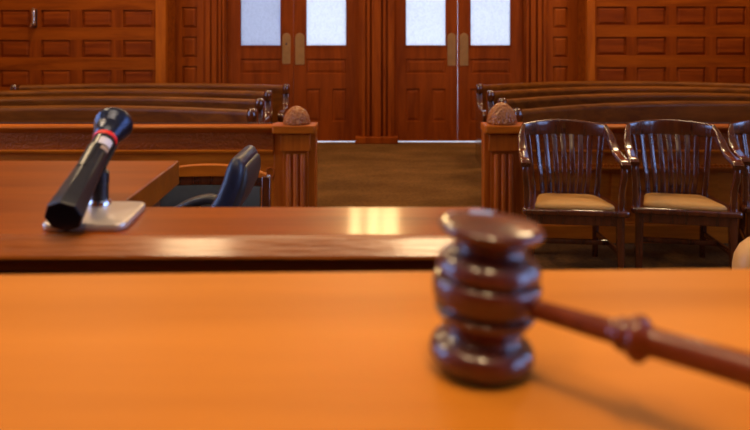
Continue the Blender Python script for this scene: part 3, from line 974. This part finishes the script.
s_c = u * Lm
ri = body_r(s_c) + 0.0006
ro = ri + 0.0028
oo = []
for k in range(17):
    a = math.radians(180 + 20 - 0 + (140) * k / 16)
    oo.append((ro * math.cos(a), ro * math.sin(a)))
for k in range(16, -1, -1):
    a = math.radians(180 + 20 + (140) * k / 16)
    oo.append((ri * math.cos(a), ri * math.sin(a)))
cl = MB()
n = 16
for k in range(n):
    q = [oo[k], oo[k + 1], oo[33 - k - 1], oo[33 - k]]
    cl.prism(q, s_c - 0.026, s_c + 0.026, 'Z', MM)
cl.build('clip', M['blackp'], t, smooth=40)

t = thing('microphone', 'black handheld microphone with red ring, tilted in the silver stand', 'microphone', ta, 0)
# octagonal tail blending to a round barrel
rings = []
N8 = 48


def ring(s, r, octw, cap=1.0):
    pts = []
    for k in range(N8):
        a = 2 * PI * k / N8
        am = (a + PI / 8) % (PI / 4) - PI / 8
        ro_ = r / math.cos(am) * 0.965
        rr_ = lerp(r, ro_, octw) * cap
        pts.append(MM @ Vector((rr_ * math.cos(a + PI / 8), rr_ * math.sin(a + PI / 8), s)))
    return pts


sr = Lm * 0.72
for s, r, o_, c in ((0.0, 0.0228, 1, 0.90), (0.0012, 0.0228, 1, 0.97), (0.004, 0.0226, 1, 1), (0.03, body_r(0.03), 1, 1), (0.07, body_r(0.07), 0.6, 1), (0.10, body_r(0.10), 0.2, 1),
                   (0.13, body_r(0.13), 0, 1), (sr - 0.004, 0.0155, 0, 1), (sr, 0.0155, 0, 1)):
    rings.append(ring(s, r, o_, c))
MB().loft(rings).build('barrel', M['micbody'], t, smooth=25)
MB().lathe([(sr - 0.0005, 0), (sr - 0.0005, 0.0164), (sr + 0.0015, 0.0170), (sr + 0.0045, 0.0172), (sr + 0.006, 0.0168), (sr + 0.006, 0)], 48, MM).build('ring', M['red'], t, label='red ring')
hs = sr + 0.006
hl = Lm - hs + 0.004
hp = [(hs, 0), (hs, 0.0168), (hs + hl * 0.30, 0.0222), (hs + hl * 0.54, 0.0268), (hs + hl * 0.60, 0.0277), (hs + hl * 0.66, 0.0277), (hs + hl * 0.72, 0.0268), (hs + hl * 0.85, 0.0222), (hs + hl * 0.94, 0.0145), (hs + hl * 0.985, 0.007), (hs + hl, 0)]
MB().lathe(hp[:3] + dense(hp[2:], 4), 56, MM).build('grille', M['michead'], t, smooth=60)


def patch(s0, s1, a0, a1, rr, th=0.0006):
    mb = MB()
    n = 8
    vs, fs = [], []
    for k in range(n + 1):
        a = math.radians(lerp(a0, a1, k / n))
        for s, r in ((s0, rr), (s1, rr), (s1, rr + th), (s0, rr + th)):
            vs.append((r * math.cos(a), r * math.sin(a), s))
    for k in range(n):
        for j in range(4):
            fs.append((k * 4 + j, k * 4 + (j + 1) % 4, k * 4 + 4 + (j + 1) % 4, k * 4 + 4 + j))
    fs += [(0, 1, 2, 3), tuple(n * 4 + j for j in (3, 2, 1, 0))]
    return mb.add(vs, fs, MM)


# direction of the camera around the barrel
cam_l = (MM.inverted() @ Vector((0, 0, H)))
ca = math.degrees(math.atan2(cam_l.y, cam_l.x))
print('cam angle around barrel', ca)
patch(sr - 0.024, sr - 0.009, ca - 26, ca + 42, 0.0159).build('label_strip', M['white'], t, smooth=60, label='pale grey label')
patch(sr - 0.034, sr - 0.0265, ca - 4, ca + 42, 0.0161).build('display', M['beige'], t, smooth=60, label='beige display window')
patch(sr - 0.075, sr - 0.028, ca - 62, ca - 20, 0.0158, 0.0030).build('switch_panel', M['blackp'], t, smooth=40)

# ------------------------------------------------------------------ lights
def area(name, loc, rot, sx_, sy_, watts, rgb):
    l = bpy.data.lights.new(name, 'AREA'); l.shape = 'RECTANGLE'; l.size = sx_; l.size_y = sy_
    l.energy = watts; l.color = lin(rgb)[:3]
    o = bpy.data.objects.new(name, l); o.location = loc; o.rotation_euler = rot
    col.objects.link(o)
    return o


WARM = (255, 220, 168)
def area_spread(o, deg):
    o.data.spread = math.radians(deg)


area_spread(area('bench_lamp', (0.30, -0.10, 4.7), (0, 0, 0), 0.35, 0.35, 13, WARM), 100)
area_spread(area('bench_lamp', (0.35, -0.65, 4.7), (0, 0, 0), 0.4, 0.4, 15, WARM), 100)
area_spread(area('bench_lamp', (-1.15, -0.65, 4.7), (0, 0, 0), 0.4, 0.4, 15, WARM), 100)
area_spread(area('bench_soft_fill', (-0.3, 0.5, 5.1), (0, 0, 0), 2.4, 1.6, 28, WARM), 110)  # added broad soft light over the bench, no such fixture known
for x, y, p in ((-0.6, 6.4, 62), (-3.0, 3.2, 95), (-3.0, 7.7, 84), (3.0, 7.7, 130)):
    area('unseen_room_wash', (x, y, 5.0), (0, 0, 0), 0.9, 0.9, p, WARM)  # unseen warm lights, added to wash the panelled walls, left rail and pews
area('hall_lamp', (0, HY - 0.15, 1.5), (PI / 2, 0, 0), 7.5, 2.7, 185, (236, 241, 255))

w = bpy.data.worlds.new('world'); scene.world = w
w.use_nodes = True
w.node_tree.nodes['Background'].inputs[0].default_value = (0.6, 0.75, 1, 1)
w.node_tree.nodes['Background'].inputs[1].default_value = 0.3

# ------------------------------------------------------------------ camera
cam = bpy.data.cameras.new('camera')
cam.sensor_width = 36.0
cam.lens = 36.0 * F / 750.0
cam.shift_y = -(215.0 - YH) / 750.0
cam.clip_start = 0.02
cam.dof.use_dof = True
cam.dof.focus_distance = 2.2
cam.dof.aperture_fstop = 5.0
co = bpy.data.objects.new('camera', cam)
co.location = (0, 0, H); co.rotation_euler = (PI / 2, 0, 0)
col.objects.link(co)
scene.camera = co

vs = scene.view_settings
vs.view_transform = 'Standard'; vs.look = 'None'; vs.gamma = 1.0; vs.exposure = 0.0
vs.use_curve_mapping = False
